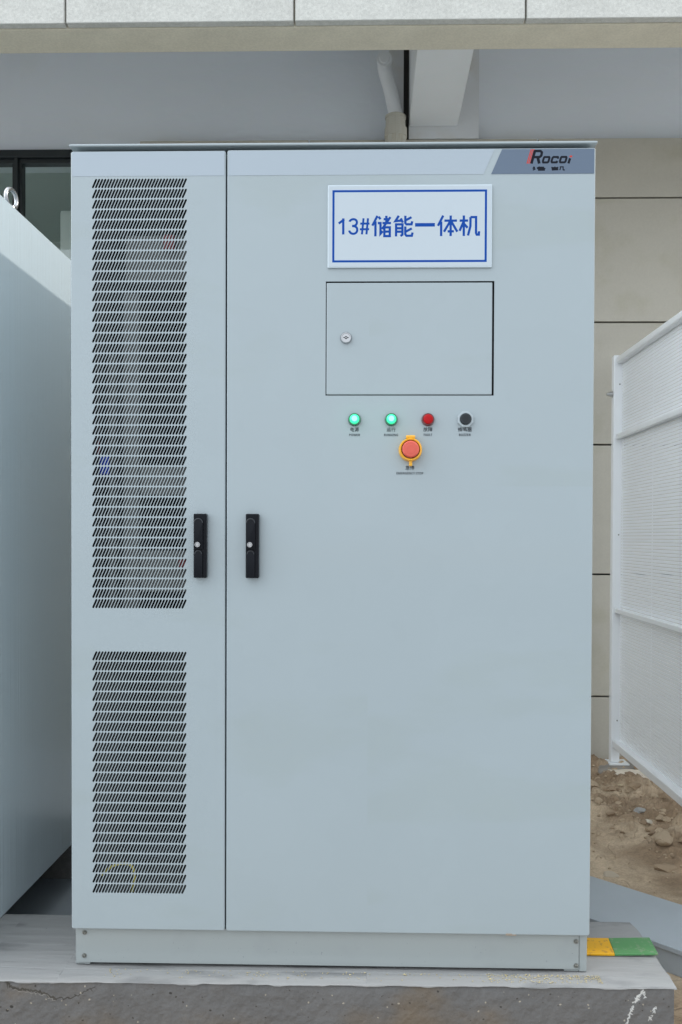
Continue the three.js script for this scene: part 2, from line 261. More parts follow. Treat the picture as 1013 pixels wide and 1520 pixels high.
// ---------------------------------------------------------------- mesh fence on the right
{
  const f = thing('mesh_fence', 'white slotted metal fence panel on the bare soil beside the building wall', 'fence', [1.2675, 0, -2.522]);
  const L = 2.36;                                                      // length towards the viewer
  const post = (z) => { part('post', box(-0.0225, 0.0225, 0.035, 2.113, z - 0.0225, z + 0.0225, 0.006, 3), M.white, f); part('base_plate', box(-0.035, 0.065, 0.026, 0.0345, z - 0.05, z + 0.05, 0.002, 1), M.white, f); };
  post(0); post(L);
  const ix = 0.012, rail = (y0, y1, x0, x1, r = 0.005) => part('rail', box(x0, x1, y0, y1, 0.024, L - 0.024, r, 3), M.white, f);
  rail(2.068, 2.104, -0.012, 0.026, 0.012); rail(1.686, 1.712, -0.010, 0.018); rail(0.800, 0.826, -0.010, 0.018); rail(0.112, 0.150, -0.016, 0.024);
  const slats = (y0, y1) => { const gs = [], P = 0.0152; let y = y0 + 0.001; for (; y + P < y1 - 0.004; y += P) gs.push(box(0.0205, 0.0225, y, y + P - 0.0023, 0.024, L - 0.024)); gs.push(box(0.0204, 0.0226, y, y1 + 0.012, 0.024, L - 0.024)); gs.push(...[0.03, 0.5, 1.0, 1.5, 2.0].map((z) => box(0.0227, 0.0247, y0 + 0.001, y1 - 0.001, z, z + 0.006))); const m = part('slotted_infill', gs, M.infill, f); m.userData.kind = 'stuff'; };
  slats(1.700, 2.072); slats(0.814, 1.687); slats(0.146, 0.801);
  for (const [y] of [[1.965], [0.25], [1.2]]) part('rivet', cyl(0.004, 0.003, 0.004, 0.008, y, 0.0245, 'z', 12), M.boltDark, f);
  part('wall_bolt', [cyl(0.0135, 0.0135, 0.014, -0.0315, 1.918, 0, 'x', 6), cyl(0.018, 0.018, 0.002, -0.0235, 1.918, 0, 'x', 20), cyl(0.0085, 0.0085, 0.012, -0.0445, 1.918, 0, 'x', 14)], M.steel, f, 'galvanised bolt on the post');
}
function roughSlab(w, d, h, seed0, n = 14) {                           // uneven little slab, irregular outline
  const g = new THREE.BoxGeometry(w, h, d, n, 3, n), p = g.attributes.position;
  for (let i = 0; i < p.count; i++) { const x = p.getX(i), y = p.getY(i), z = p.getZ(i), e = Math.max(Math.abs(x) / w, Math.abs(z) / d) * 2; const s = 1 + 0.16 * (fbm(x * 14 + seed0, z * 14, seed0, 3) - 0.55) * e; p.setXYZ(i, x * s, y + (y > 0 ? 0.010 * (fbm(x * 20, z * 20, seed0, 3) - 0.5) - 0.5 * h * Math.pow(e, 7) : 0), z * s); }
  g.computeVertexNormals(); return boxUV(g);
}
M.mortar = std({ map: rep(tex(256, (u, v) => { const a = fbm(u * 9, v * 9, 3, 5, 9), s = noise(u * 60, v * 60, 4, 60) > 0.94 ? 0.75 : 1; const k = (0.85 + 0.3 * a) * s; return [0.72 * k, 0.645 * k, 0.54 * k]; }), 0.4), roughness: 0.95 });
M.padGrey = std({ map: rep(tex(256, (u, v) => { const a = fbm(u * 9, v * 9, 13, 5, 9); const k = 0.75 + 0.5 * a; return [0.29 * k, 0.265 * k, 0.235 * k]; }), 0.4), roughness: 0.95 });
tag(part('concrete_footing', roughSlab(0.34, 0.24, 0.07, 3).translate(1.31, -0.008, -2.50), M.padGrey, scene), 'concrete_footing', 'grey concrete footing under the white fence post', 'footing');
tag(part('mortar_patch', roughSlab(0.30, 0.20, 0.04, 8).translate(1.325, 0.022, -2.275), M.mortar, scene), 'mortar_patch', 'pale dried mortar spill on the soil in front of the fence footing', 'mortar');

// ---------------------------------------------------------------- diagonal cable duct
{
  const d = thing('cable_duct', 'grey steel cable duct lying diagonally on the soil right of the cabinet', 'cable duct', [0.79, 0, -0.61], 0);
  const ang = Math.PI / 4, mk = (g) => g.rotateY(-ang + Math.PI / 2 * 0);
  const body = box(-1.0, 0.62, 0.0, 0.062, -0.135, 0.135, 0.003), lid = box(-1.0, 0.62, 0.0625, 0.078, -0.143, 0.143, 0.003);
  part('trough', mk(body), M.duct, d); part('duct_lid', mk(lid), M.duct, d);
}

// ---------------------------------------------------------------- concrete plinth walls the cabinets stand on
const PY = 0.183;
{
  const front = thing('concrete_plinth', 'low painted concrete plinth wall under the front of the cabinets', 'plinth');
  const CW = 2048, CH = 256, c = document.createElement('canvas'); c.width = CW; c.height = CH; const x = c.getContext('2d');
  const X0 = -1.1, X1 = 0.69, px = (m) => (m - X0) / (X1 - X0) * CW, py = (y) => (1 - (y + 0.02) / (PY + 0.02)) * CH;   // metres to canvas
  const im = x.createImageData(CW, CH);
  for (let j = 0; j < CH; j++) for (let i = 0; i < CW; i++) {
    const u = i / CW * 9, v = j / CH, a = fbm(u * 3, v * 3, 2, 5), b = noise(i / 2.2, j / 2.2, 3), mud = 0.95 * smooth(0.52, 0.85, fbm(u * 1.3, v * 1.6, 7, 5) * 0.85 + 0.30 * v), k = 0.82 + 0.25 * a + 0.10 * (b - 0.5), tro = 1;
    const o = (j * CW + i) * 4; im.data[o] = enc(mix(0.140, 0.162, mud) * k * tro); im.data[o + 1] = enc(mix(0.136, 0.128, mud) * k * tro); im.data[o + 2] = enc(mix(0.134, 0.094, mud) * k * tro); im.data[o + 3] = 255;
  }
  x.putImageData(im, 0, 0);
  // crack on the left, pits, white paint runs on the right
  const walk = (pts, w, col) => { x.strokeStyle = col; x.lineWidth = w; x.lineCap = 'round'; x.beginPath(); let [lx, ly] = pts[0]; x.moveTo(px(lx), py(ly)); for (const [qx, qy] of pts.slice(1)) for (let t = 0.125; t <= 1; t += 0.125) x.lineTo(px(mix(lx, qx, t)) + rr(-5, 5), py(mix(ly, qy, t)) + rr(-4, 4)), t >= 1 && ([lx, ly] = [qx, qy]); x.stroke(); };
  const crack = [[-0.815, 0.178], [-0.795, 0.165], [-0.765, 0.160], [-0.735, 0.156], [-0.70, 0.142], [-0.665, 0.143], [-0.635, 0.158], [-0.615, 0.166]];
  walk(crack, 2.2, 'rgb(66,62,58)'); walk(crack.slice(0, 5), 4.0, 'rgb(72,68,62)'); walk(crack.slice(1, 5).map(([a, b]) => [a, b - 0.004]), 1.4, 'rgb(138,134,128)');
  for (const [a, b, s] of [[-0.80, 0.122, 5], [-0.81, 0.113, 4], [-0.44, 0.158, 4], [0.16, 0.168, 3], [-0.35, 0.12, 3], [0.30, 0.135, 3]]) { x.fillStyle = 'rgb(58,55,52)'; x.beginPath(); x.ellipse(px(a), py(b), s, s * 0.8, 0.4, 0, 7); x.fill(); }
  for (let i = 0; i < 240; i++) { const a = rr(X0, X1), b = rr(0, 0.17), s = rr(0.6, 2.2), w = rnd(); x.fillStyle = w > 0.55 ? 'rgba(178,168,150,0.8)' : 'rgba(52,46,40,0.7)'; x.beginPath(); x.ellipse(px(a), py(b), s * 1.4, s, rr(0, 3), 0, 7); x.fill(); }
  for (const [pts, w] of [[[[0.617, 0.176], [0.606, 0.160], [0.597, 0.145]], 6], [[[0.595, 0.140], [0.588, 0.118], [0.580, 0.098]], 5], [[[0.620, 0.172], [0.622, 0.158]], 4], [[[0.645, 0.138], [0.642, 0.125]], 4], [[[0.636, 0.118], [0.632, 0.108]], 3]]) walk(pts, w * 0.55, 'rgb(190,190,187)'), walk(pts, w * 0.35, 'rgb(200,200,197)');
  const map = new THREE.CanvasTexture(c); map.colorSpace = THREE.SRGBColorSpace;
  const cement = std({ map, roughness: 0.92, bumpMap: tex(1024, (u, v) => fbm(u * 120, v * 14, 3, 5), false, 256), bumpScale: 0.004 });
  // body: subdivided block, edge eaten away unevenly
  const Z0 = -0.285, Z1 = 0.053, zf = (xx, y) => Z1 - 0.010 * (xx / 0.69) * (xx > 0 ? 1 : 0.3) + 0.004 * (fbm(xx * 6, y * 12, 2, 4) - 0.5) - 0.006 * smooth(PY - 0.02, PY, y) * smooth(0.35, 0.7, fbm(xx * 30, 1, 5, 4));
  const g = new THREE.BufferGeometry(), pos = [], uv = [], idx = []; const NX = 600, NY = 24;
  for (let j = 0; j <= NY; j++) for (let i = 0; i <= NX; i++) { const xx = mix(-4, X1 - 0.004, i / NX), y = mix(-0.05, PY - 0.002, j / NY); pos.push(xx, y, zf(xx, y)); uv.push((xx - X0) / (X1 - X0), (y + 0.02) / (PY + 0.02)); }
  for (let j = 0; j < NY; j++) for (let i = 0; i < NX; i++) { const a = j * (NX + 1) + i; idx.push(a, a + 1, a + NX + 1, a + 1, a + NX + 2, a + NX + 1); }
  g.setIndex(idx); g.setAttribute('position', new THREE.Float32BufferAttribute(pos, 3)); g.setAttribute('uv', new THREE.Float32BufferAttribute(uv, 2)); g.computeVertexNormals();
  map.wrapS = THREE.MirroredRepeatWrapping;
  part('front_face', g, cement, front, 'bare grey cement face with mud splashes and a crack');
  const rest = std({ map: rep(speck([0.22, 0.21, 0.20], 0.35), 0.4), roughness: 0.95 });
  part('core', box(-4, X1 - 0.007, -0.05, PY - 0.004, Z0 + 0.003, Z1 - 0.022), rest, front);
  // painted top: sheet with worn, wavy edges and a lip that laps over the front
  M.topPaint = std({ roughness: 0.75, bumpScale: 0.003, bumpMap: rep(tex(512, (u, v) => fbm(u * 5, v * 34, 3, 5, 0), false), 0.7),
    map: rep(tex(1024, (u, v) => { const s = fbm(u * 3, v * 46, 9, 5), w = smooth(0.55, 0.8, fbm(u * 7, v * 16, 3, 5)), p = noise(u * 130, v * 130, 6, 130) > 0.975 ? 0.72 : 1; const k = (0.93 + 0.12 * s) * p; return [mix(0.305, 0.215, w) * k, mix(0.303, 0.215, w) * k, mix(0.298, 0.214, w) * k]; }), 0.9) });
  const tp = [], tu = [], ti = []; const TX = 700, TZ = 26;
  const endX = (z) => X1 + 0.002 - 0.02 * Math.pow(clamp((-z - 0.2) / 0.085), 2) * 0.4 + 0.006 * (fbm(z * 22, 2, 3, 4) - 0.5);
  for (let j = 0; j <= TZ + 2; j++) for (let i = 0; i <= TX; i++) {
    const t = Math.min(j, TZ) / TZ, z = mix(Z0 + 0.004 * (fbm(i * 0.06, 3, 1, 4) - 0.5), 0, t), xx = mix(-4, endX(mix(Z0, Z1, t)), i / TX);
    const zfr = zf(xx, PY - 0.012) + 0.0016; let zz = mix(Z0 + 0.008 * (fbm(xx * 14, 3, 1, 4) - 0.5), zfr, t), y = PY + 0.003 * (fbm(xx * 5, zz * 22, 2, 4) - 0.5) - 0.0015 * Math.pow(t, 20);
    const lip = 0.0015 + 0.0032 * smooth(0.4, 0.75, fbm(xx * 18, 6, 4, 5)); if (j > TZ) { y -= lip * (j - TZ) / 2; zz += 0.0006; }
    tp.push(xx, y, zz); tu.push(xx, j > TZ ? zz - (PY - y) : zz);
  }
  for (let j = 0; j < TZ + 2; j++) for (let i = 0; i < TX; i++) { const a = j * (TX + 1) + i; ti.push(a, a + TX + 1, a + 1, a + 1, a + TX + 1, a + TX + 2); }
  const tg = new THREE.BufferGeometry(); tg.setIndex(ti); tg.setAttribute('position', new THREE.Float32BufferAttribute(tp, 3)); tg.setAttribute('uv', new THREE.Float32BufferAttribute(tu, 2)); tg.computeVertexNormals();
  part('painted_top', tg, M.topPaint, front, 'worn pale paint on the plinth top');
  const rear = thing('concrete_plinth', 'hidden rear concrete plinth wall under the backs of the cabinets', 'plinth');
  part('core', box(-4, 0.66, -0.05, PY - 0.002, -1.12, -0.90, 0.008), rest, rear);
  const fl = part('gap_floor', box(-4, 0.50, -0.06, 0.035, -0.899, -0.286), M.duct, scene); fl.name = 'concrete_floor'; fl.userData = { label: 'dark grey floor strip between the plinth walls', kind: 'structure' };
  // yellow crumbs along the foot of the cabinet
  const gs = []; for (let i = 0; i < 520; i++) { const right = rnd() < 0.62, xx = right ? 0.53 - 0.26 * Math.pow(rnd(), 1.5) : rr(-0.6, 0.5), z = (right ? 0.004 : 0.002) + 0.036 * Math.pow(rnd(), 1.6) - (right ? 0.004 : 0), s = rr(0.0006, 0.0019) * (rnd() > 0.94 ? 1.8 : 1); const q = new THREE.TetrahedronGeometry(s); q.rotateX(rr(0, 6)).rotateY(rr(0, 6)).scale(rr(1, 2), 0.8, 1).translate(xx, PY + s * 0.5 + 0.0005, z); gs.push(q); }
  const sd = part('sawdust', gs, std({ color: lin(0.50, 0.42, 0.24), roughness: 1 }), scene); sd.name = 'sawdust'; sd.userData = { label: 'yellowish crumbs scattered along the foot of the cabinet', category: 'crumbs', kind: 'stuff' };
}
{ // painted grounding bar on the plinth
  const b = thing('grounding_bar', 'flat steel grounding bar painted yellow and green on the plinth end', 'grounding bar', [0.495, PY + 0.002, -0.135]);
  const strip = (x0, x1, x0b, x1b) => { const s = new THREE.Shape([[x0, 0.0405], [x1, 0.0405], [x1b, -0.0405], [x0b, -0.0405]].map((q) => new THREE.Vector2(q[0], -q[1]))); const g = new THREE.ExtrudeGeometry(s, { depth: 0.004, bevelEnabled: true, bevelSize: 0.0008, bevelThickness: 0.0008, bevelSegments: 1 }); g.rotateX(-Math.PI / 2); return boxUV(toCreasedNormals(g, 0.5)); };
  part('yellow_band', strip(-0.2, 0.0965, -0.2, 0.104).translate(0, 0.001, 0), M.yellow, b, 'yellow painted band');
  const g = strip(0.0985, 0.199, 0.106, 0.205).translate(0, 0.001, 0), p = g.attributes.position; for (let i = 0; i < p.count; i++) { const t = clamp((p.getX(i) - 0.10) / 0.1); p.setY(i, p.getY(i) + 0.003 * t); }
  part('green_band', g, M.green, b, 'green painted band');
}

// ---------------------------------------------------------------- clods and stones
{
  const lump = (sd, sq) => { // broken lump: a ball cut by random planes, then roughened
    const g = mergeVertices(new THREE.IcosahedronGeometry(1, 7).deleteAttribute('normal').deleteAttribute('uv')), p = g.attributes.position, cuts = [];
    for (let i = 0; i < 13; i++) cuts.push([new THREE.Vector3(rr(-1, 1), rr(-1, 1), rr(-1, 1)).normalize(), rr(0.48, 0.85)]);
    for (let i = 0; i < p.count; i++) { const v = new THREE.Vector3().fromBufferAttribute(p, i); for (const [n, d] of cuts) { const e = v.dot(n) - d; if (e > 0) v.addScaledVector(n, -e * 0.95); } const k = 1 + 0.28 * (fbm(v.x * 2.2 + sd, v.y * 2.2, v.z * 2.2 + sd, 3) - 0.5) + 0.22 * (fbm(v.x * 8 + sd, v.y * 8 + v.z * 5, sd + v.z * 6, 3) - 0.5); v.multiplyScalar(k); v.y *= sq; p.setXYZ(i, v.x, v.y, v.z); }
    return boxUV(toCreasedNormals(g, 0.35)); };
  const clodMat = [[0.38, 0.28, 0.185], [0.30, 0.215, 0.14], [0.46, 0.355, 0.245]].map((c) => std({ color: lin(...c), roughness: 0.97 }));
  const geos = [1, 2, 3, 4, 5, 6, 7].map((i) => lump(i * 3.7, 0.62));
  const put = (name, label, cat, g, m, x, z, s, group, sy = 1) => { const o = part(name, g, m, scene); tag(o, name, label, cat, group); o.position.set(x, soilHeight(x, z) + s * 0.12 * sy, z); o.scale.set(s * rr(0.85, 1.25), s * sy, s * rr(0.8, 1.1)); o.rotation.y = rr(0, 6.3); return o; };
  for (let i = 0, n = 0; n < 110 && i < 6000; i++) { const x = rr(0.72, 1.5), z = rr(-2.42, -0.85); if (rnd() > lumpiness(x, z) * 1.1 - 0.05 || x > 1.24 + (z < -2.0 ? 0.15 : 0.2)) continue; put('soil_clod', 'brown clod of soil lying among others by the fence foot', 'clod', geos[n % 7], clodMat[n % 3], x, z, rr(0.010, 0.030) * (rnd() > 0.85 ? 1.5 : 1), 'soil clods along the foot of the fence'); n++; }
  const st = (c) => std({ color: lin(...c), roughness: 0.85 });
  put('stone', 'small whitish stone chip on the soil in front of the clods', 'stone', geos[1], st([0.62, 0.57, 0.48]), 1.137, -1.562, 0.026, null, 0.6);
  put('stone', 'grey pebble among the brown clods', 'stone', geos[3], st([0.38, 0.375, 0.36]), 1.165, -1.76, 0.03, null, 1.1);
  put('stone', 'flat pale stone flake on smooth soil near the grey duct', 'stone', geos[4], st([0.50, 0.42, 0.32]), 0.853, -1.08, 0.034, null, 0.22);
  put('stone', 'thin tan stone flake beside the mortar patch', 'stone', geos[0], st([0.56, 0.45, 0.30]), 1.19, -2.12, 0.022, null, 0.35);
  const gs = []; for (let i = 0; i < 1500; i++) { const x = rr(0.55, 1.5), z = rr(-2.5, -0.3), l = lumpiness(x, z); if (rnd() > 0.12 + 0.8 * l) continue; const s = rr(0.002, 0.008); const q = new THREE.IcosahedronGeometry(s, 1); q.scale(1, 0.7, rr(0.7, 1.2)).rotateY(rr(0, 6)).translate(x, soilHeight(x, z) + s * 0.4, z); gs.push(boxUV(q)); }
  const gr = part('gravel', gs, clodMat[2], scene); gr.name = 'gravel'; gr.userData = { label: 'small crumbs of soil and grit strewn over the bare ground', category: 'gravel', kind: 'stuff' };
}

// ---------------------------------------------------------------- writing: strokes drawn in a 100 x 100 box
const H = {
  chu: [[30, 2, 4, 48], [20, 28, 20, 98], [36, 6, 46, 18], [32, 36, 46, 36, 46, 86, 58, 74], [62, 18, 92, 18], [76, 2, 76, 36], [56, 36, 100, 36], [97, 8, 54, 64], [66, 56, 94, 56, 94, 97, 66, 97, 66, 56], [66, 76, 94, 76]],
  neng: [[26, 2, 8, 27, 44, 24], [36, 14, 47, 34], [12, 98, 12, 42, 45, 42, 45, 90, 35, 96], [12, 60, 45, 60], [12, 76, 45, 76], [60, 2, 60, 36, 66, 42, 92, 42, 96, 28], [92, 9, 60, 24], [60, 52, 60, 88, 66, 95, 94, 95, 98, 80], [94, 61, 60, 77]],
  yi: [[1, 49, 99, 49]],
  ti: [[30, 2, 4, 50], [20, 30, 20, 98], [36, 26, 98, 26], [67, 2, 67, 98], [65, 28, 34, 78], [69, 28, 100, 78], [52, 76, 83, 76]],
  ji: [[2, 26, 44, 26], [23, 2, 23, 98], [22, 30, 2, 74], [25, 42, 42, 60], [56, 10, 56, 52, 44, 96], [56, 10, 84, 10, 84, 84, 88, 92, 98, 92, 99, 76]],
  dian: [[14, 22, 80, 22, 80, 66, 14, 66, 14, 22], [14, 44, 80, 44], [47, 2, 47, 84, 55, 94, 92, 94, 95, 78]],
  yuan: [[8, 8, 20, 20], [3, 36, 16, 46], [6, 94, 22, 60], [30, 10, 98, 10], [33, 10, 33, 60, 22, 96], [64, 12, 57, 28], [44, 28, 86, 28, 86, 60, 44, 60, 44, 28], [44, 44, 86, 44], [65, 60, 65, 95, 54, 90], [48, 68, 38, 86], [80, 68, 95, 86]],
  yun: [[40, 12, 88, 12], [32, 36, 98, 36], [58, 38, 42, 70, 86, 67], [74, 50, 94, 80], [10, 6, 22, 20], [4, 40, 20, 40, 20, 76], [3, 94, 20, 78, 36, 91, 98, 92]],
  xing: [[28, 4, 6, 26], [32, 28, 4, 56], [20, 46, 20, 98], [46, 16, 94, 16], [40, 42, 99, 42], [76, 42, 76, 94, 62, 90]],
  gu: [[2, 28, 50, 28], [26, 4, 26, 52], [8, 52, 46, 52, 46, 92, 8, 92, 8, 52], [66, 4, 50, 50], [62, 24, 98, 24], [88, 26, 76, 66, 46, 98], [62, 40, 76, 72, 100, 98]],
  zhang: [[8, 98, 8, 6, 32, 6, 20, 36, 34, 56, 26, 70, 14, 66], [66, 2, 66, 12], [44, 14, 94, 14], [54, 20, 58, 32], [82, 20, 78, 32], [38, 34, 98, 34], [50, 44, 88, 44, 88, 70, 50, 70, 50, 44], [50, 57, 88, 57], [40, 84, 98, 84], [69, 70, 69, 100]],
  feng: [[6, 26, 40, 26, 40, 58, 6, 58, 6, 26], [23, 6, 23, 90], [4, 92, 42, 86], [64, 4, 48, 30], [60, 14, 86, 14, 50, 48], [62, 20, 96, 48], [54, 56, 92, 56], [54, 68, 92, 68], [46, 82, 98, 82], [73, 48, 73, 100]],
  ming: [[4, 24, 28, 24, 28, 70, 4, 70, 4, 24], [62, 2, 54, 16], [44, 16, 84, 16, 84, 46], [44, 16, 44, 62, 94, 62, 94, 94, 80, 92], [60, 28, 68, 38], [44, 46, 84, 46], [36, 80, 84, 80]],
  qi: [[10, 8, 42, 8, 42, 32, 10, 32, 10, 8], [58, 8, 90, 8, 90, 32, 58, 32, 58, 8], [2, 48, 98, 48], [50, 36, 40, 56, 4, 70], [54, 50, 96, 70], [72, 36, 80, 44], [10, 68, 42, 68, 42, 96, 10, 96, 10, 68], [58, 68, 90, 68, 90, 96, 58, 96, 58, 68]],
  jiu: [[38, 2, 8, 26], [34, 12, 70, 12, 56, 28], [18, 28, 84, 28, 84, 60, 18, 60], [18, 44, 84, 44], [12, 72, 6, 92], [30, 70, 34, 94, 70, 94, 74, 82], [50, 66, 58, 80], [82, 70, 96, 90]],
  ting: [[28, 2, 4, 46], [18, 28, 18, 98], [66, 0, 66, 10], [36, 13, 98, 13], [48, 22, 86, 22, 86, 38, 48, 38, 48, 22], [36, 62, 36, 48, 98, 48, 96, 60], [44, 66, 92, 66], [68, 66, 68, 96, 56, 92]],
  luo: [[6, 10, 20, 22], [2, 40, 18, 48], [4, 92, 24, 58], [54, 4, 34, 38], [50, 16, 86, 16, 34, 56], [50, 26, 96, 54], [46, 62, 88, 62, 88, 94, 46, 94, 46, 62]],
  kai: [[6, 8, 6, 30, 48, 30, 48, 8], [27, 2, 27, 30], [8, 44, 46, 44, 46, 64, 8, 64, 8, 44], [6, 92, 52, 82], [62, 94, 66, 60, 66, 10, 86, 10, 86, 84, 90, 92, 99, 90]],
};
function glyph(x, strokes, X, Y, W, Hh, lw) { x.lineWidth = lw; x.lineCap = 'butt'; x.lineJoin = 'miter'; x.miterLimit = 3; for (const s of strokes) { x.beginPath(); for (let i = 0; i < s.length; i += 2) x[i ? 'lineTo' : 'moveTo'](X + s[i] / 100 * W, Y + s[i + 1] / 100 * Hh); x.stroke(); } }
const canvas = (w, h) => { const c = document.createElement('canvas'); c.width = w; c.height = h; return [c, c.getContext('2d')]; };
const ctex = (c) => { const t = new THREE.CanvasTexture(c); t.colorSpace = THREE.SRGBColorSpace; t.anisotropy = 8; return t; };

// ---------------------------------------------------------------- the cabinet
const cab = thing('storage_cabinet', 'tall light grey power cabinet with a vented left door and control buttons', 'cabinet', [0, PY, 0]);
const by = (geo) => (Array.isArray(geo) ? geo : [geo]).map((g) => g.translate(0, -PY, 0));      // world height to height above the cabinet's base
const cpart = (name, geo, mat, parent = cab, label) => { const g = by(geo); return part(name, g.length > 1 ? g : g[0], mat, parent, label); };
const DZ = 0, DT = 0.024;                                               // door face and thickness
{
  // shell
  const x0 = -0.681, x1 = 0.507, y0 = 0.272, y1 = 2.066, zb = -1.06, zf = -0.030, t = 0.012;
  cpart('shell', [box(x0, x0 + t, y0, y1, zb, zf, 0.003), box(x1 - t, x1, y0, y1, zb, zf, 0.003), box(x0 + t, x1 - t, y1 - t, y1 - 0.0005, zb, zf - 0.001), box(x0 + t, x1 - t, y0 + 0.0005, y0 + t, zb, zf - 0.001), box(x0 + t, x1 - t, y0 + t, y1 - t, zb, zb + t)], M.paint);
  cpart('door_seal', [box(-0.334, x1 - t, y0 + t, y1 - t, -0.050, -0.034), box(x0 + t, x0 + t + 0.03, y0 + t, y1 - t, -0.052, -0.036)], M.dark);
  // dark compartment behind the vents and the equipment in it
  const bx0 = x0 + t + 0.001, bx1 = -0.336, bz = -1.03;
  cpart('compartment', [box(bx0 + 0.03, bx1, y0 + t + 0.001, y1 - t - 0.001, bz - 0.01, bz), box(bx1 - 0.004, bx1, y0 + t + 0.002, y1 - t - 0.002, bz + 0.001, -0.052), box(bx0, bx0 + 0.004, y0 + t + 0.002, y1 - t - 0.002, bz + 0.001, -0.054)], M.liner);
  const eq = (g, m, label) => cpart('equipment_block', g, m, cab, label);
  const z = -0.075;
  eq(box(-0.584, -0.545, 1.01, 1.76, z - 0.05, z, 0.003), M.module); eq(box(-0.578, -0.36, 1.785, 1.895, z - 0.08, z + 0.004, 0.004), M.module); eq(box(-0.544, -0.36, 1.281, 1.352, z - 0.07, z - 0.002, 0.004), M.module);
  eq(box(-0.544, -0.36, 1.05, 1.150, z - 0.07, z - 0.003, 0.004), M.module); eq(box(-0.626, -0.606, 0.98, 1.62, z - 0.06, z - 0.02, 0.003), M.module); eq(box(-0.60, -0.46, 0.42, 0.90, -0.62, -0.5, 0.01), M.module);
  eq(box(-0.62, -0.37, 0.29, 0.33, -0.30, -0.14, 0.006), M.module);
  eq(box(-0.484, -0.457, 1.856, 1.892, z + 0.005, z + 0.018, 0.003), M.red, 'red terminal block'); eq(box(-0.449, -0.430, 1.110, 1.129, z - 0.002, z + 0.012, 0.003), M.red, 'red terminal block'); eq(box(-0.655, -0.640, 1.376, 1.410, z - 0.01, z + 0.004, 0.003), M.red, 'red terminal block'); eq(box(-0.639, -0.617, 1.330, 1.376, z - 0.006, z + 0.006, 0.003), M.blue, 'blue terminal block');
  cpart('cable', tube([[-0.636, 0.372, z], [-0.612, 0.392, z], [-0.588, 0.400, z], [-0.566, 0.397, z], [-0.556, 0.375, z], [-0.560, 0.340, z], [-0.572, 0.305, z]], 0.0035, 40, 8), M.yellowWire, cab, 'yellow cable loop');
  // lid
  cpart('lid', [box(-0.6862, 0.5125, 2.0715, 2.0772, -1.07, 0.003, 0.0024, 3)], M.paint);
}
{ // left door with two vent fields
  const X0 = -0.6828, X1 = -0.3272, Y0 = 0.2752, Y1 = 2.0618;
  const p = 0.2059 / 29, k = 0.44, hw = 0.00235, hl = 0.0085;
  const xl = -0.6279;                                                    // centre of the first slot
  const slot = []; { // outline of one slanted round-ended slot, centred on 0,0
    const L = Math.hypot(k * hl, hl), dx = k * hl / L, dy = hl / L;
    for (const s of [1, -1]) for (let i = 0; i <= 3; i++) { const a = -Math.PI / 2 + Math.PI * i / 3, c = Math.cos(a), n = Math.sin(a); slot.push([s * (k * hl + hw * (c * dx + n * -dy * 1)), s * (hl + hw * (c * dy + n * dx))]); }
  }
  function vent(yTop, yBot, rows) {
    const slotH = 2 * (hl + hw * 0.95), pitch = (yTop - yBot - slotH) / (rows - 1), h = pitch / 2, pos = [], uv = [];
    const tri = (a, b, c) => { for (const q of [a, b, c]) { pos.push(...q); uv.push(q[0], q[1]); } };
    const cell = [[-p / 2 - k * h, -h], [p / 2 - k * h, -h], [p / 2 + k * h, h], [-p / 2 + k * h, h]];
    let sl = slot; if (THREE.ShapeUtils.area(sl.map((q) => new THREE.Vector2(...q))) < 0) sl = [...slot].reverse();
    const all = [...cell, ...[...sl].reverse()], hole = [...sl].reverse();
    const faces = THREE.ShapeUtils.triangulateShape(cell.map((q) => new THREE.Vector2(...q)), [hole.map((q) => new THREE.Vector2(...q))]);
    const yc0 = yTop - slotH / 2, rx0 = xl - p / 2 - k * h - 0.004, rx1 = xl + 29 * p + p / 2 + k * h + 0.004;
    for (let r = 0; r < rows; r++) {
      const yc = yc0 - r * pitch, L0 = xl - p / 2, R0 = xl + 29.5 * p;
      tri([rx0, yc - h, DZ], [L0 - k * h, yc - h, DZ], [L0 + k * h, yc + h, DZ]); tri([rx0, yc - h, DZ], [L0 + k * h, yc + h, DZ], [rx0, yc + h, DZ]);
      tri([R0 - k * h, yc - h, DZ], [rx1, yc - h, DZ], [rx1, yc + h, DZ]); tri([R0 - k * h, yc - h, DZ], [rx1, yc + h, DZ], [R0 + k * h, yc + h, DZ]);
      for (let c = 0; c < 30; c++) { const x = xl + c * p;
        for (const [a, b, d] of faces) tri([x + all[a][0], yc + all[a][1], DZ], [x + all[b][0], yc + all[b][1], DZ], [x + all[d][0], yc + all[d][1], DZ]);
        for (let i = 0; i < sl.length; i++) { const a = sl[i], b = sl[(i + 1) % sl.length], A = [x + a[0], yc + a[1], DZ], Bq = [x + b[0], yc + b[1], DZ], C = [x + b[0], yc + b[1], DZ - 0.0008], D = [x + a[0], yc + a[1], DZ - 0.0008]; tri(A, C, Bq); tri(A, D, C); } } }
    const g = new THREE.BufferGeometry(); g.setAttribute('position', new THREE.Float32BufferAttribute(pos, 3)); g.setAttribute('uv', new THREE.Float32BufferAttribute(uv, 2)); g.computeVertexNormals();
    return [g, [rx0, yc0 - (rows - 1) * pitch - h, rx1, yc0 + h]];
  }
  const [v1, h1] = vent(1.9990, 1.0180, 42), [v2, h2] = vent(0.9190, 0.3598, 24);
  const door = cpart('vented_door', pressed(X0, Y0, X1, Y1, DZ, DT, 0.005, 0.0028, [h1, h2]), M.paint);
  cpart('vent_grille', v1, M.paint, door); cpart('vent_grille', v2, M.paint, door);
  cpart('trim_strip', quad([X0 + 0.003, 2.0045, 0.0005], [X1 - 0.003, 2.0045, 0.0005], [X1 - 0.003, 2.0592, 0.0005], [X0 + 0.003, 2.0592, 0.0005]), M.strip, door);
}
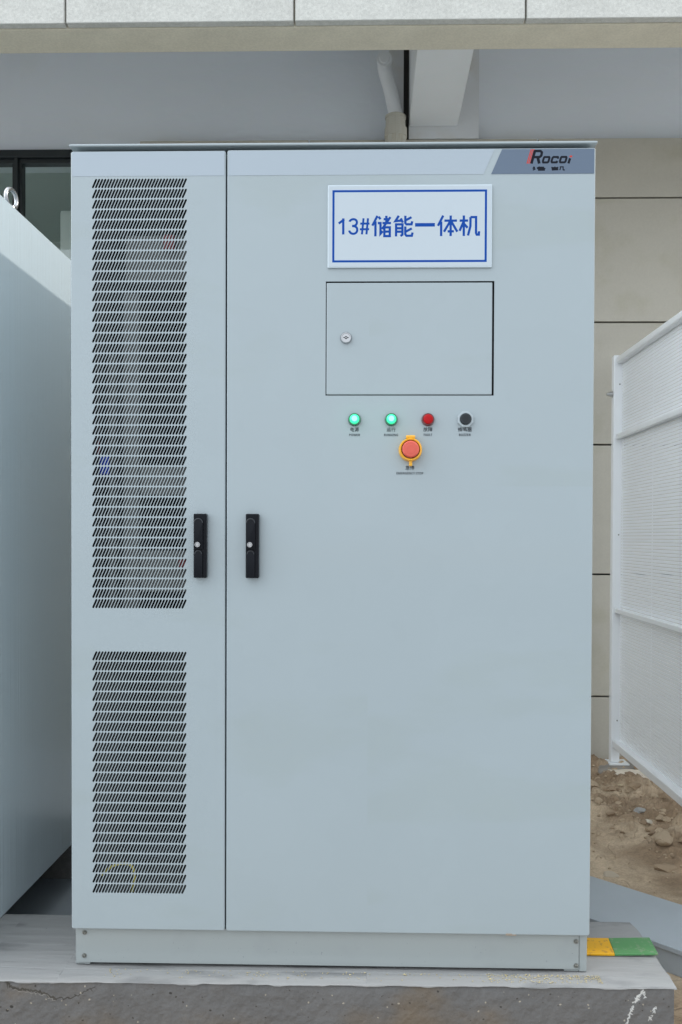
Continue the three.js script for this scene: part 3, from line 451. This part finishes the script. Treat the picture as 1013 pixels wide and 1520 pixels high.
const FX0 = -0.0987, FX1 = 0.2830, FY0 = 1.5056, FY1 = 1.7643;           // opening of the access flap
const rdoor = cpart('main_door', pressed(-0.3243, 0.2748, 0.5087, 2.0628, DZ, DT, 0.005, 0.0028, [[FX0, FY0, FX1, FY1]]), M.paint);
{
  cpart('flap_recess', [box(FX0 - 0.01, FX1 + 0.01, FY0 - 0.01, FY1 + 0.01, -0.030, -0.020)], M.dark, rdoor);
  cpart('trim_strip', quad([-0.3212, 2.0045, 0.0005], [0.257, 2.0045, 0.0005], [0.2815, 2.0602, 0.0005], [-0.3212, 2.0602, 0.0005]), M.strip, rdoor);
  // logo badge
  const [c, x] = canvas(930, 236), S = 930 / 0.2325, bx = (m) => (m - 0.2742) * S, byy = (m) => (2.0612 - m) * S;
  x.fillStyle = 'rgb(102,115,132)'; x.fillRect(0, 0, 930, 236);
  // lettering laid out from the badge: unit u = one pixel of an enlargement, 1013 across 0.1385 m
  const x00 = bx(0.3365), y00 = byy(2.0692), u = (0.1385 * S) / 1013, T = (a, b) => [x00 + a * u, y00 + b * u];
  const poly = (pts, col) => { x.fillStyle = col; x.beginPath(); pts.forEach((q, i) => x[i ? 'lineTo' : 'moveTo'](...T(...q))); x.closePath(); x.fill(); };
  const stroke = (pts, w, col) => { x.strokeStyle = col; x.lineWidth = w * u; x.lineJoin = 'round'; x.lineCap = 'butt'; x.beginPath(); pts.forEach((q, i) => x[i ? 'lineTo' : 'moveTo'](...T(...q))); x.stroke(); };
  const ink = 'rgb(6,12,26)', redc = 'rgb(196,62,48)';
  for (const o of [0, 26, 50]) poly([[192 + o, 70], [208 + o, 70], [140 + o, 305], [124 + o, 305]], redc);
  stroke([[262, 92], [204, 306]], 44, ink); stroke([[250, 100], [352, 100], [376, 122], [366, 176], [338, 200], [240, 200]], 40, ink); stroke([[305, 196], [334, 306]], 46, ink);
  for (const o of [375, 655]) stroke([[o + 44, 200], [o + 122, 200], [o + 126, 216], [o + 108, 276], [o + 92, 288], [o + 22, 288], [o + 18, 268], [o + 34, 214], [o + 44, 200], [o + 60, 200]], 34, ink);
  stroke([[640, 228], [640, 200], [566, 200], [552, 214], [534, 268], [540, 288], [618, 288], [628, 264]], 34, ink);
  stroke([[838, 222], [812, 306]], 38, ink); poly([[836, 178], [876, 178], [868, 206], [828, 206]], redc);
  x.strokeStyle = ink; const gl = (s, a, b, w, h) => { const [p, q] = T(a, b); glyph(x, s, p, q, w * u, h * u, 19 * u); }; gl(H.luo, 220, 356, 225, 62); gl(H.kai, 528, 356, 230, 62);
  const g = quad([0.2742, 2.0045, 0.0007], [0.5056, 2.0045, 0.0007], [0.5056, 2.0602, 0.0007], [0.2985, 2.0602, 0.0007]); const uv = g.attributes.uv; for (let i = 0; i < uv.count; i++) uv.setXY(i, bx(uv.getX(i)) / 930, 1 - byy(uv.getY(i)) / 236);
  cpart('logo_badge', g, phy({ map: ctex(c), roughness: 0.4, specularIntensity: 0.4 }), rdoor, 'grey badge with a dark word mark and red slashes');
}
{ // acrylic name plate
  const X0 = -0.0948, X1 = 0.2765, Y0 = 1.7935, Y1 = 1.9800;
  const plate = cpart('name_plate', box(X0, X1, Y0, Y1, 0.0004, 0.0052, 0.0018, 2), M.acrylic, cab, 'white acrylic name plate with a blue border');
  const W = 1762, Hh = 886, [c, x] = canvas(W, Hh), k = 2; x.fillStyle = 'rgb(188,197,204)'; x.fillRect(0, 0, W, Hh);
  const blue = 'rgb(0,66,152)'; x.strokeStyle = blue; x.fillStyle = blue;
  x.lineWidth = 11.5 * k; x.strokeRect((94 - 63) * k, (91 - 57) * k, (910 - 94) * k, (466 - 91) * k);
  const at = (s, a, b, w, h, lw) => glyph(x, s, (a - 63) * k, (b - 57) * k, w * k, h * k, lw * k);
  at(H.chu, 299, 221, 104, 114, 12.5); at(H.neng, 418, 221, 103, 115, 12.5); at(H.yi, 531, 216, 108, 115, 19); at(H.ti, 650, 221, 108, 114, 12.5); at(H.ji, 768, 221, 107, 114, 12.5);
  at([[10, 32, 78, 6], [66, 0, 66, 100]], 118, 236, 44, 86, 12.5);
  x.lineJoin = 'round'; x.lineWidth = 12 * k; x.beginPath(); const P = (a, b) => [(a - 63) * k, (b - 57) * k];
  x.moveTo(...P(181, 254)); x.bezierCurveTo(...P(186, 236), ...P(220, 236), ...P(220, 257)); x.bezierCurveTo(...P(220, 274), ...P(206, 277), ...P(194, 277)); x.moveTo(...P(194, 277)); x.bezierCurveTo(...P(210, 277), ...P(222, 282), ...P(222, 297)); x.bezierCurveTo(...P(222, 324), ...P(184, 326), ...P(179, 301)); x.stroke();
  at([[38, 0, 22, 100], [84, 0, 68, 100], [4, 33, 100, 33], [0, 68, 96, 68]], 236, 236, 52, 86, 11);
  const g = new THREE.PlaneGeometry(X1 - X0 - 0.006, Y1 - Y0 - 0.006).translate((X0 + X1) / 2, (Y0 + Y1) / 2, 0.0056);
  { const uv = g.attributes.uv; const mx = 0.003 / (X1 - X0), my = 0.003 / (Y1 - Y0); for (let i = 0; i < uv.count; i++) uv.setXY(i, mix(mx, 1 - mx, uv.getX(i)), mix(my, 1 - my, uv.getY(i))); }
  cpart('plate_print', g, phy({ map: ctex(c), roughness: 0.35, specularIntensity: 0.35 }), plate);
}
{ // access flap with its lock
  const flap = cpart('access_flap', pressed(FX0 + 0.0018, FY0 + 0.0020, FX1 - 0.0042, FY1 - 0.0032, 0.0006, 0.016, 0.002, 0.0020), M.paint, cab, 'small square access flap in the main door');
  const lx = -0.0523, ly = 1.6357;
  const lock = cpart('cam_lock', [lathe([[0.0065, 0.0055], [0.0090, 0.0060], [0.0096, 0.0072], [0.0112, 0.0070], [0.0132, 0.0035], [0.0136, 0.0004]], lx, ly, 0.0006, 40), cyl(0.0066, 0.0066, 0.0055, lx, ly, 0.0034, 'z', 28)], M.chrome, flap);
}
{ // key slot of the lock: a dark cut and a bright pin, pieces of the flap
  const lx = -0.0523, ly = 1.6357, flap = cab.children.find((o) => o.name === 'access_flap');
  cpart('key_slot', [lathe([[0.0016, 0.0004], [0.0033, 0.0004]], lx, ly, 0.0064, 24), box(lx - 0.0064, lx - 0.003, ly - 0.0006, ly + 0.0008, 0.0064, 0.0068), box(lx + 0.003, lx + 0.0064, ly - 0.0006, ly + 0.0008, 0.0064, 0.0068)], M.black, flap);
}
{ // handles
  const arch = (w, h, r, z0, d) => { const s = new THREE.Shape(); s.moveTo(-w / 2, 0); s.lineTo(w / 2, 0); s.lineTo(w / 2, h - r); s.absarc(0, h - r, w / 2, 0, Math.PI, false); s.lineTo(-w / 2, 0); const g = new THREE.ExtrudeGeometry(s, { depth: d, bevelEnabled: true, bevelSize: 0.0012, bevelThickness: 0.0014, bevelSegments: 2, curveSegments: 16 }); return toCreasedNormals(g, 0.5).translate(0, 0, z0); };
  const ringArch = (w, r0, y, z) => new THREE.TorusGeometry(w / 2, r0 * 1.35, 8, 24, Math.PI).translate(0, y, z);
  const mk = (cx, side) => {
    const y0 = 1.0895, hh = 0.1460;
    const base = cpart('handle', box(cx - 0.0148, cx + 0.0148, y0, y0 + hh, 0.0002, 0.0175, 0.0025, 3), M.handle, cab, side);
    const px = cx - 0.0028;
    cpart('swing_lever', [arch(0.0182, 0.0675, 0.0092, 0.0178, 0.0035).translate(px, y0 + 0.0660, 0)], M.handle, base); cpart('lever_rim', [ringArch(0.0192, 0.0011, y0 + 0.1248, 0.0222).translate(px, 0, 0)], M.handleEdge, base);
    cpart('push_release', [arch(0.0165, 0.0605, 0.0083, 0.0178, 0.0030).translate(px, y0 + 0.002, 0)], M.handle, base); cpart('release_rim', [ringArch(0.0150, 0.0009, y0 + 0.0545, 0.0218).translate(px, 0, 0)], M.handleEdge, base);
    cpart('lock_cylinder', [lathe([[0, 0.0060], [0.0034, 0.0060], [0.0036, 0.0030], [0.0042, 0.0030], [0.0046, 0.0066], [0.0058, 0.0068], [0.0066, 0.0056], [0.0068, 0.0]], px - 0.0012, 1.1655, 0.0212, 30)], M.chrome, base);
  };
  mk(-0.3822, 'black swing handle of the vented door'); mk(-0.2634, 'black swing handle of the main door');
}
{ // indicator lamps, buzzer, stop button
  const y = 1.4508;
  const dome = (r, h) => { const p = []; for (let i = 0; i <= 8; i++) { const a = i / 8 * Math.PI / 2; p.push([r * Math.sin(a), h * Math.cos(a)]); } return p; };
  for (const [x, kind] of [[-0.0324, 'g'], [0.0511, 'g'], [0.1344, 'r']]) {
    const b = cpart('indicator_lamp', [lathe([[0.0108, 0.0105], [0.0128, 0.0110], [0.0140, 0.0085], [0.0150, 0.0]], x, y, 0.0003, 36)], kind === 'g' ? M.bezelGreen : M.bezelRed, cab, kind === 'g' ? 'lit green indicator lamp' : 'unlit red indicator lamp');
    cpart('lens', [lathe([...dome(0.0110, 0.0055), [0.0110, -0.004]], x, y, 0.0112, 32)], kind === 'g' ? M.lensGreen : M.lensRed, b);
    if (kind === 'g') {
      cpart('lamp_core', [lathe(dome(0.0062, 0.0012), x, y + 0.0008, 0.0160, 28)], M.lensCore, b);
      const l = new THREE.PointLight(lin(0.15, 1, 0.5), 0.0006, 0.6, 2); l.position.set(x, y - PY, 0.030); l.castShadow = true; l.shadow.radius = 0.5; cab.add(l);
    }
  }
  { const x = 0.2188, y1 = 1.4512; const hex = new THREE.Shape(); for (let i = 0; i < 8; i++) { const a = Math.PI / 8 + i * Math.PI / 4; hex[i ? 'lineTo' : 'moveTo'](0.0182 * Math.cos(a), 0.0182 * Math.sin(a)); }
    hex.holes.push(new THREE.Path().absarc(0, 0, 0.0134, 0, Math.PI * 2, true));
    const b = cpart('buzzer', [lathe([[0, 0.0160], [0.0085, 0.0158], [0.0115, 0.0150], [0.0130, 0.0130], [0.0132, 0.0]], x, y1, 0.0003, 36)], M.buzzer, cab, 'black round buzzer in a clear collar');
    cpart('clear_collar', new THREE.ExtrudeGeometry(hex, { depth: 0.007, bevelEnabled: true, bevelSize: 0.0006, bevelThickness: 0.0006, bevelSegments: 1, curveSegments: 24 }).translate(x, y1, 0.001), M.collar, b);
    cpart('sound_slots', [0, 1, 2, 3, 4].map((i) => box(x - 0.008 + Math.abs(i - 2) * 0.0018, x + 0.008 - Math.abs(i - 2) * 0.0018, y1 - 0.0074 + i * 0.0034, y1 - 0.0060 + i * 0.0034, 0.0155, 0.0166)), M.black, b); }
  { const x = 0.0945, y1 = 1.3818;
    const b = cpart('emergency_stop', [lathe([[0.0200, 0.0150], [0.0214, 0.0200], [0.0240, 0.0212], [0.0256, 0.0190], [0.0268, 0.0020], [0.0268, 0.0]], x, y1, 0.0003, 40), lathe([[0.0245, 0.0], [0.0245, 0.006], [0.0200, 0.006], [0.0200, 0.0150]].reverse(), x, y1, 0.0003, 40),
      box(x - 0.0105, x + 0.0105, y1 + 0.0250, y1 + 0.0318, 0.0005, 0.020, 0.002, 2), box(x - 0.0032, x + 0.0042, y1 - 0.0370, y1 - 0.0240, 0.0005, 0.014, 0.0015, 2)], M.stopYellow, cab, 'emergency stop with a yellow guard ring');
    cpart('mushroom_head', [lathe([[0, 0.0262], [0.0080, 0.0265], [0.0100, 0.0270], [0.0106, 0.0264], [0.0116, 0.0264], [0.0160, 0.0262], [0.0186, 0.0240], [0.0192, 0.0210], [0.0180, 0.0180], [0.0100, 0.0160], [0.0100, 0.002]], x, y1, 0.0003, 40)], M.stopRed, b, 'faded red mushroom button'); }
  // captions printed under the controls
  const cap = (cx, top, glyphs, text, w, tw) => {
    const pxm = 12000, gap = glyphs.length * 0.0108, W = Math.round(w * pxm), Hh = Math.round(0.024 * pxm), [c, x] = canvas(W, Hh); x.clearRect(0, 0, W, Hh); x.strokeStyle = x.fillStyle = 'rgb(58,66,72)';
    glyphs.forEach((g, i) => glyph(x, g, W / 2 - gap * pxm / 2 + (i * 0.0108 + 0.0006) * pxm, 0.0006 * pxm, 0.0096 * pxm, 0.0098 * pxm, 0.0011 * pxm));
    x.font = 'bold ' + Math.round(0.0074 * pxm) + 'px sans-serif'; const m = x.measureText(text).width; x.save(); x.translate(W / 2 - tw * pxm / 2, 0.0205 * pxm); x.scale(tw * pxm / m, 1); x.fillText(text, 0, 0); x.restore();
    const mt = phy({ map: ctex(c), transparent: true, roughness: 0.4 });
    cpart('caption', new THREE.PlaneGeometry(w, 0.024).translate(cx, top - 0.012, 0.0006), mt, rdoor);
  };
  cap(-0.0324, 1.4340, [H.dian, H.yuan], 'POWER', 0.034, 0.0256); cap(0.0508, 1.4340, [H.yun, H.xing], 'RUNNING', 0.042, 0.0330); cap(0.1344, 1.4345, [H.gu, H.zhang], 'FAULT', 0.030, 0.0200); cap(0.2180, 1.4345, [H.feng, H.ming, H.qi], 'BUZZER', 0.038, 0.0275); cap(0.0938, 1.3470, [H.jiu, H.ting], 'EMERGENCY STOP', 0.072, 0.0620);
}
cpart('dirt_chip', [box(0.318, 0.332, 0.2735, 0.2785, -0.004, 0.0012, 0.001), box(0.324, 0.342, 0.2730, 0.2762, -0.004, 0.0010, 0.001)], std({ color: lin(0.30, 0.25, 0.20), roughness: 1 }), rdoor, 'speck of dirt on the lower edge');
{ // base plinth sheet, corner posts, screws
  cpart('base_panel', [box(-0.6755, 0.4880, 0.1908, 0.2735, -0.018, -0.0140, 0.0012, 2), box(-0.660, 0.478, 0.2600, 0.2725, -0.6, -0.019)], M.plinth);
  cpart('corner_post', [box(-0.6800, -0.6580, PY + 0.0012, 0.2745, -0.10, -0.0185, 0.003), box(-0.6595, -0.645, PY + 0.002, 0.1975, -0.050, -0.0182, 0.001)], M.plinth); cpart('corner_post', [box(0.4885, 0.5072, PY + 0.0012, 0.2745, -0.10, -0.0155, 0.003), box(0.455, 0.4884, PY + 0.002, 0.1955, -0.050, -0.0182, 0.001)], M.plinth);
  cpart('base_frame', [box(-0.675, 0.503, PY + 0.012, 0.2718, -1.05, -0.62)], M.plinth);
  for (const [x, y] of [[-0.6545, 0.2615], [-0.6555, 0.2070], [0.4830, 0.2560], [0.4835, 0.2000]]) { const g = new THREE.Group(); bolt(cab, 'base_screw', x - 0.002, y - PY, -0.0138, 0.0036, M.boltDark); }
}

// ---------------------------------------------------------------- neighbouring cabinet, its side in view
{
  const n = thing('storage_cabinet', 'pale grey cabinet at the left edge with a lifting eye on its roof', 'cabinet', [-1.553, PY, -0.02]);
  const w = 0.596, h = 1.884;
  part('shell', box(-w, w - 0.004, 0.09, h - 0.012, -1.04, -0.002, 0.003), M.paint, n);
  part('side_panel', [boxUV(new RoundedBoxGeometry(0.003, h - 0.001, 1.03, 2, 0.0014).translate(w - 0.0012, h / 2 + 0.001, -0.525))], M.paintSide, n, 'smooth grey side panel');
  part('lid', box(-w - 0.002, w - 0.0028, h - 0.011, h, -1.045, 0.006, 0.003, 3), M.paint, n);
  part('base_panel', box(-w + 0.006, w - 0.006, 0.006, 0.085, -1.03, -0.012, 0.002), M.plinth, n);
  for (const [x0, x1] of [[-w, -w + 0.355], [-w + 0.358, w - 0.001]]) part(x1 - x0 > 0.4 ? 'main_door' : 'vented_door', pressed(x0, 0.092, x1, h - 0.016, 0.024, 0.024, 0.005, 0.0022), M.paint, n);
  const eye = part('lifting_eye', [cyl(0.020, 0.020, 0.007, 0, 0.0035, 0, 'y', 28), cyl(0.014, 0.011, 0.034, 0, 0.022, 0, 'y', 24), new THREE.TorusGeometry(0.0245, 0.0062, 14, 40).translate(0, 0.062, 0)], M.chrome, n, 'shiny steel lifting eye bolt');
  eye.position.set(w - 0.047, h, -0.43); eye.rotation.y = 1.36;
  const e2 = eye.clone(); e2.name = 'lifting_eye'; e2.position.set(-w + 0.05, h, -0.43); n.add(e2);
}

renderer.render(scene, camera);
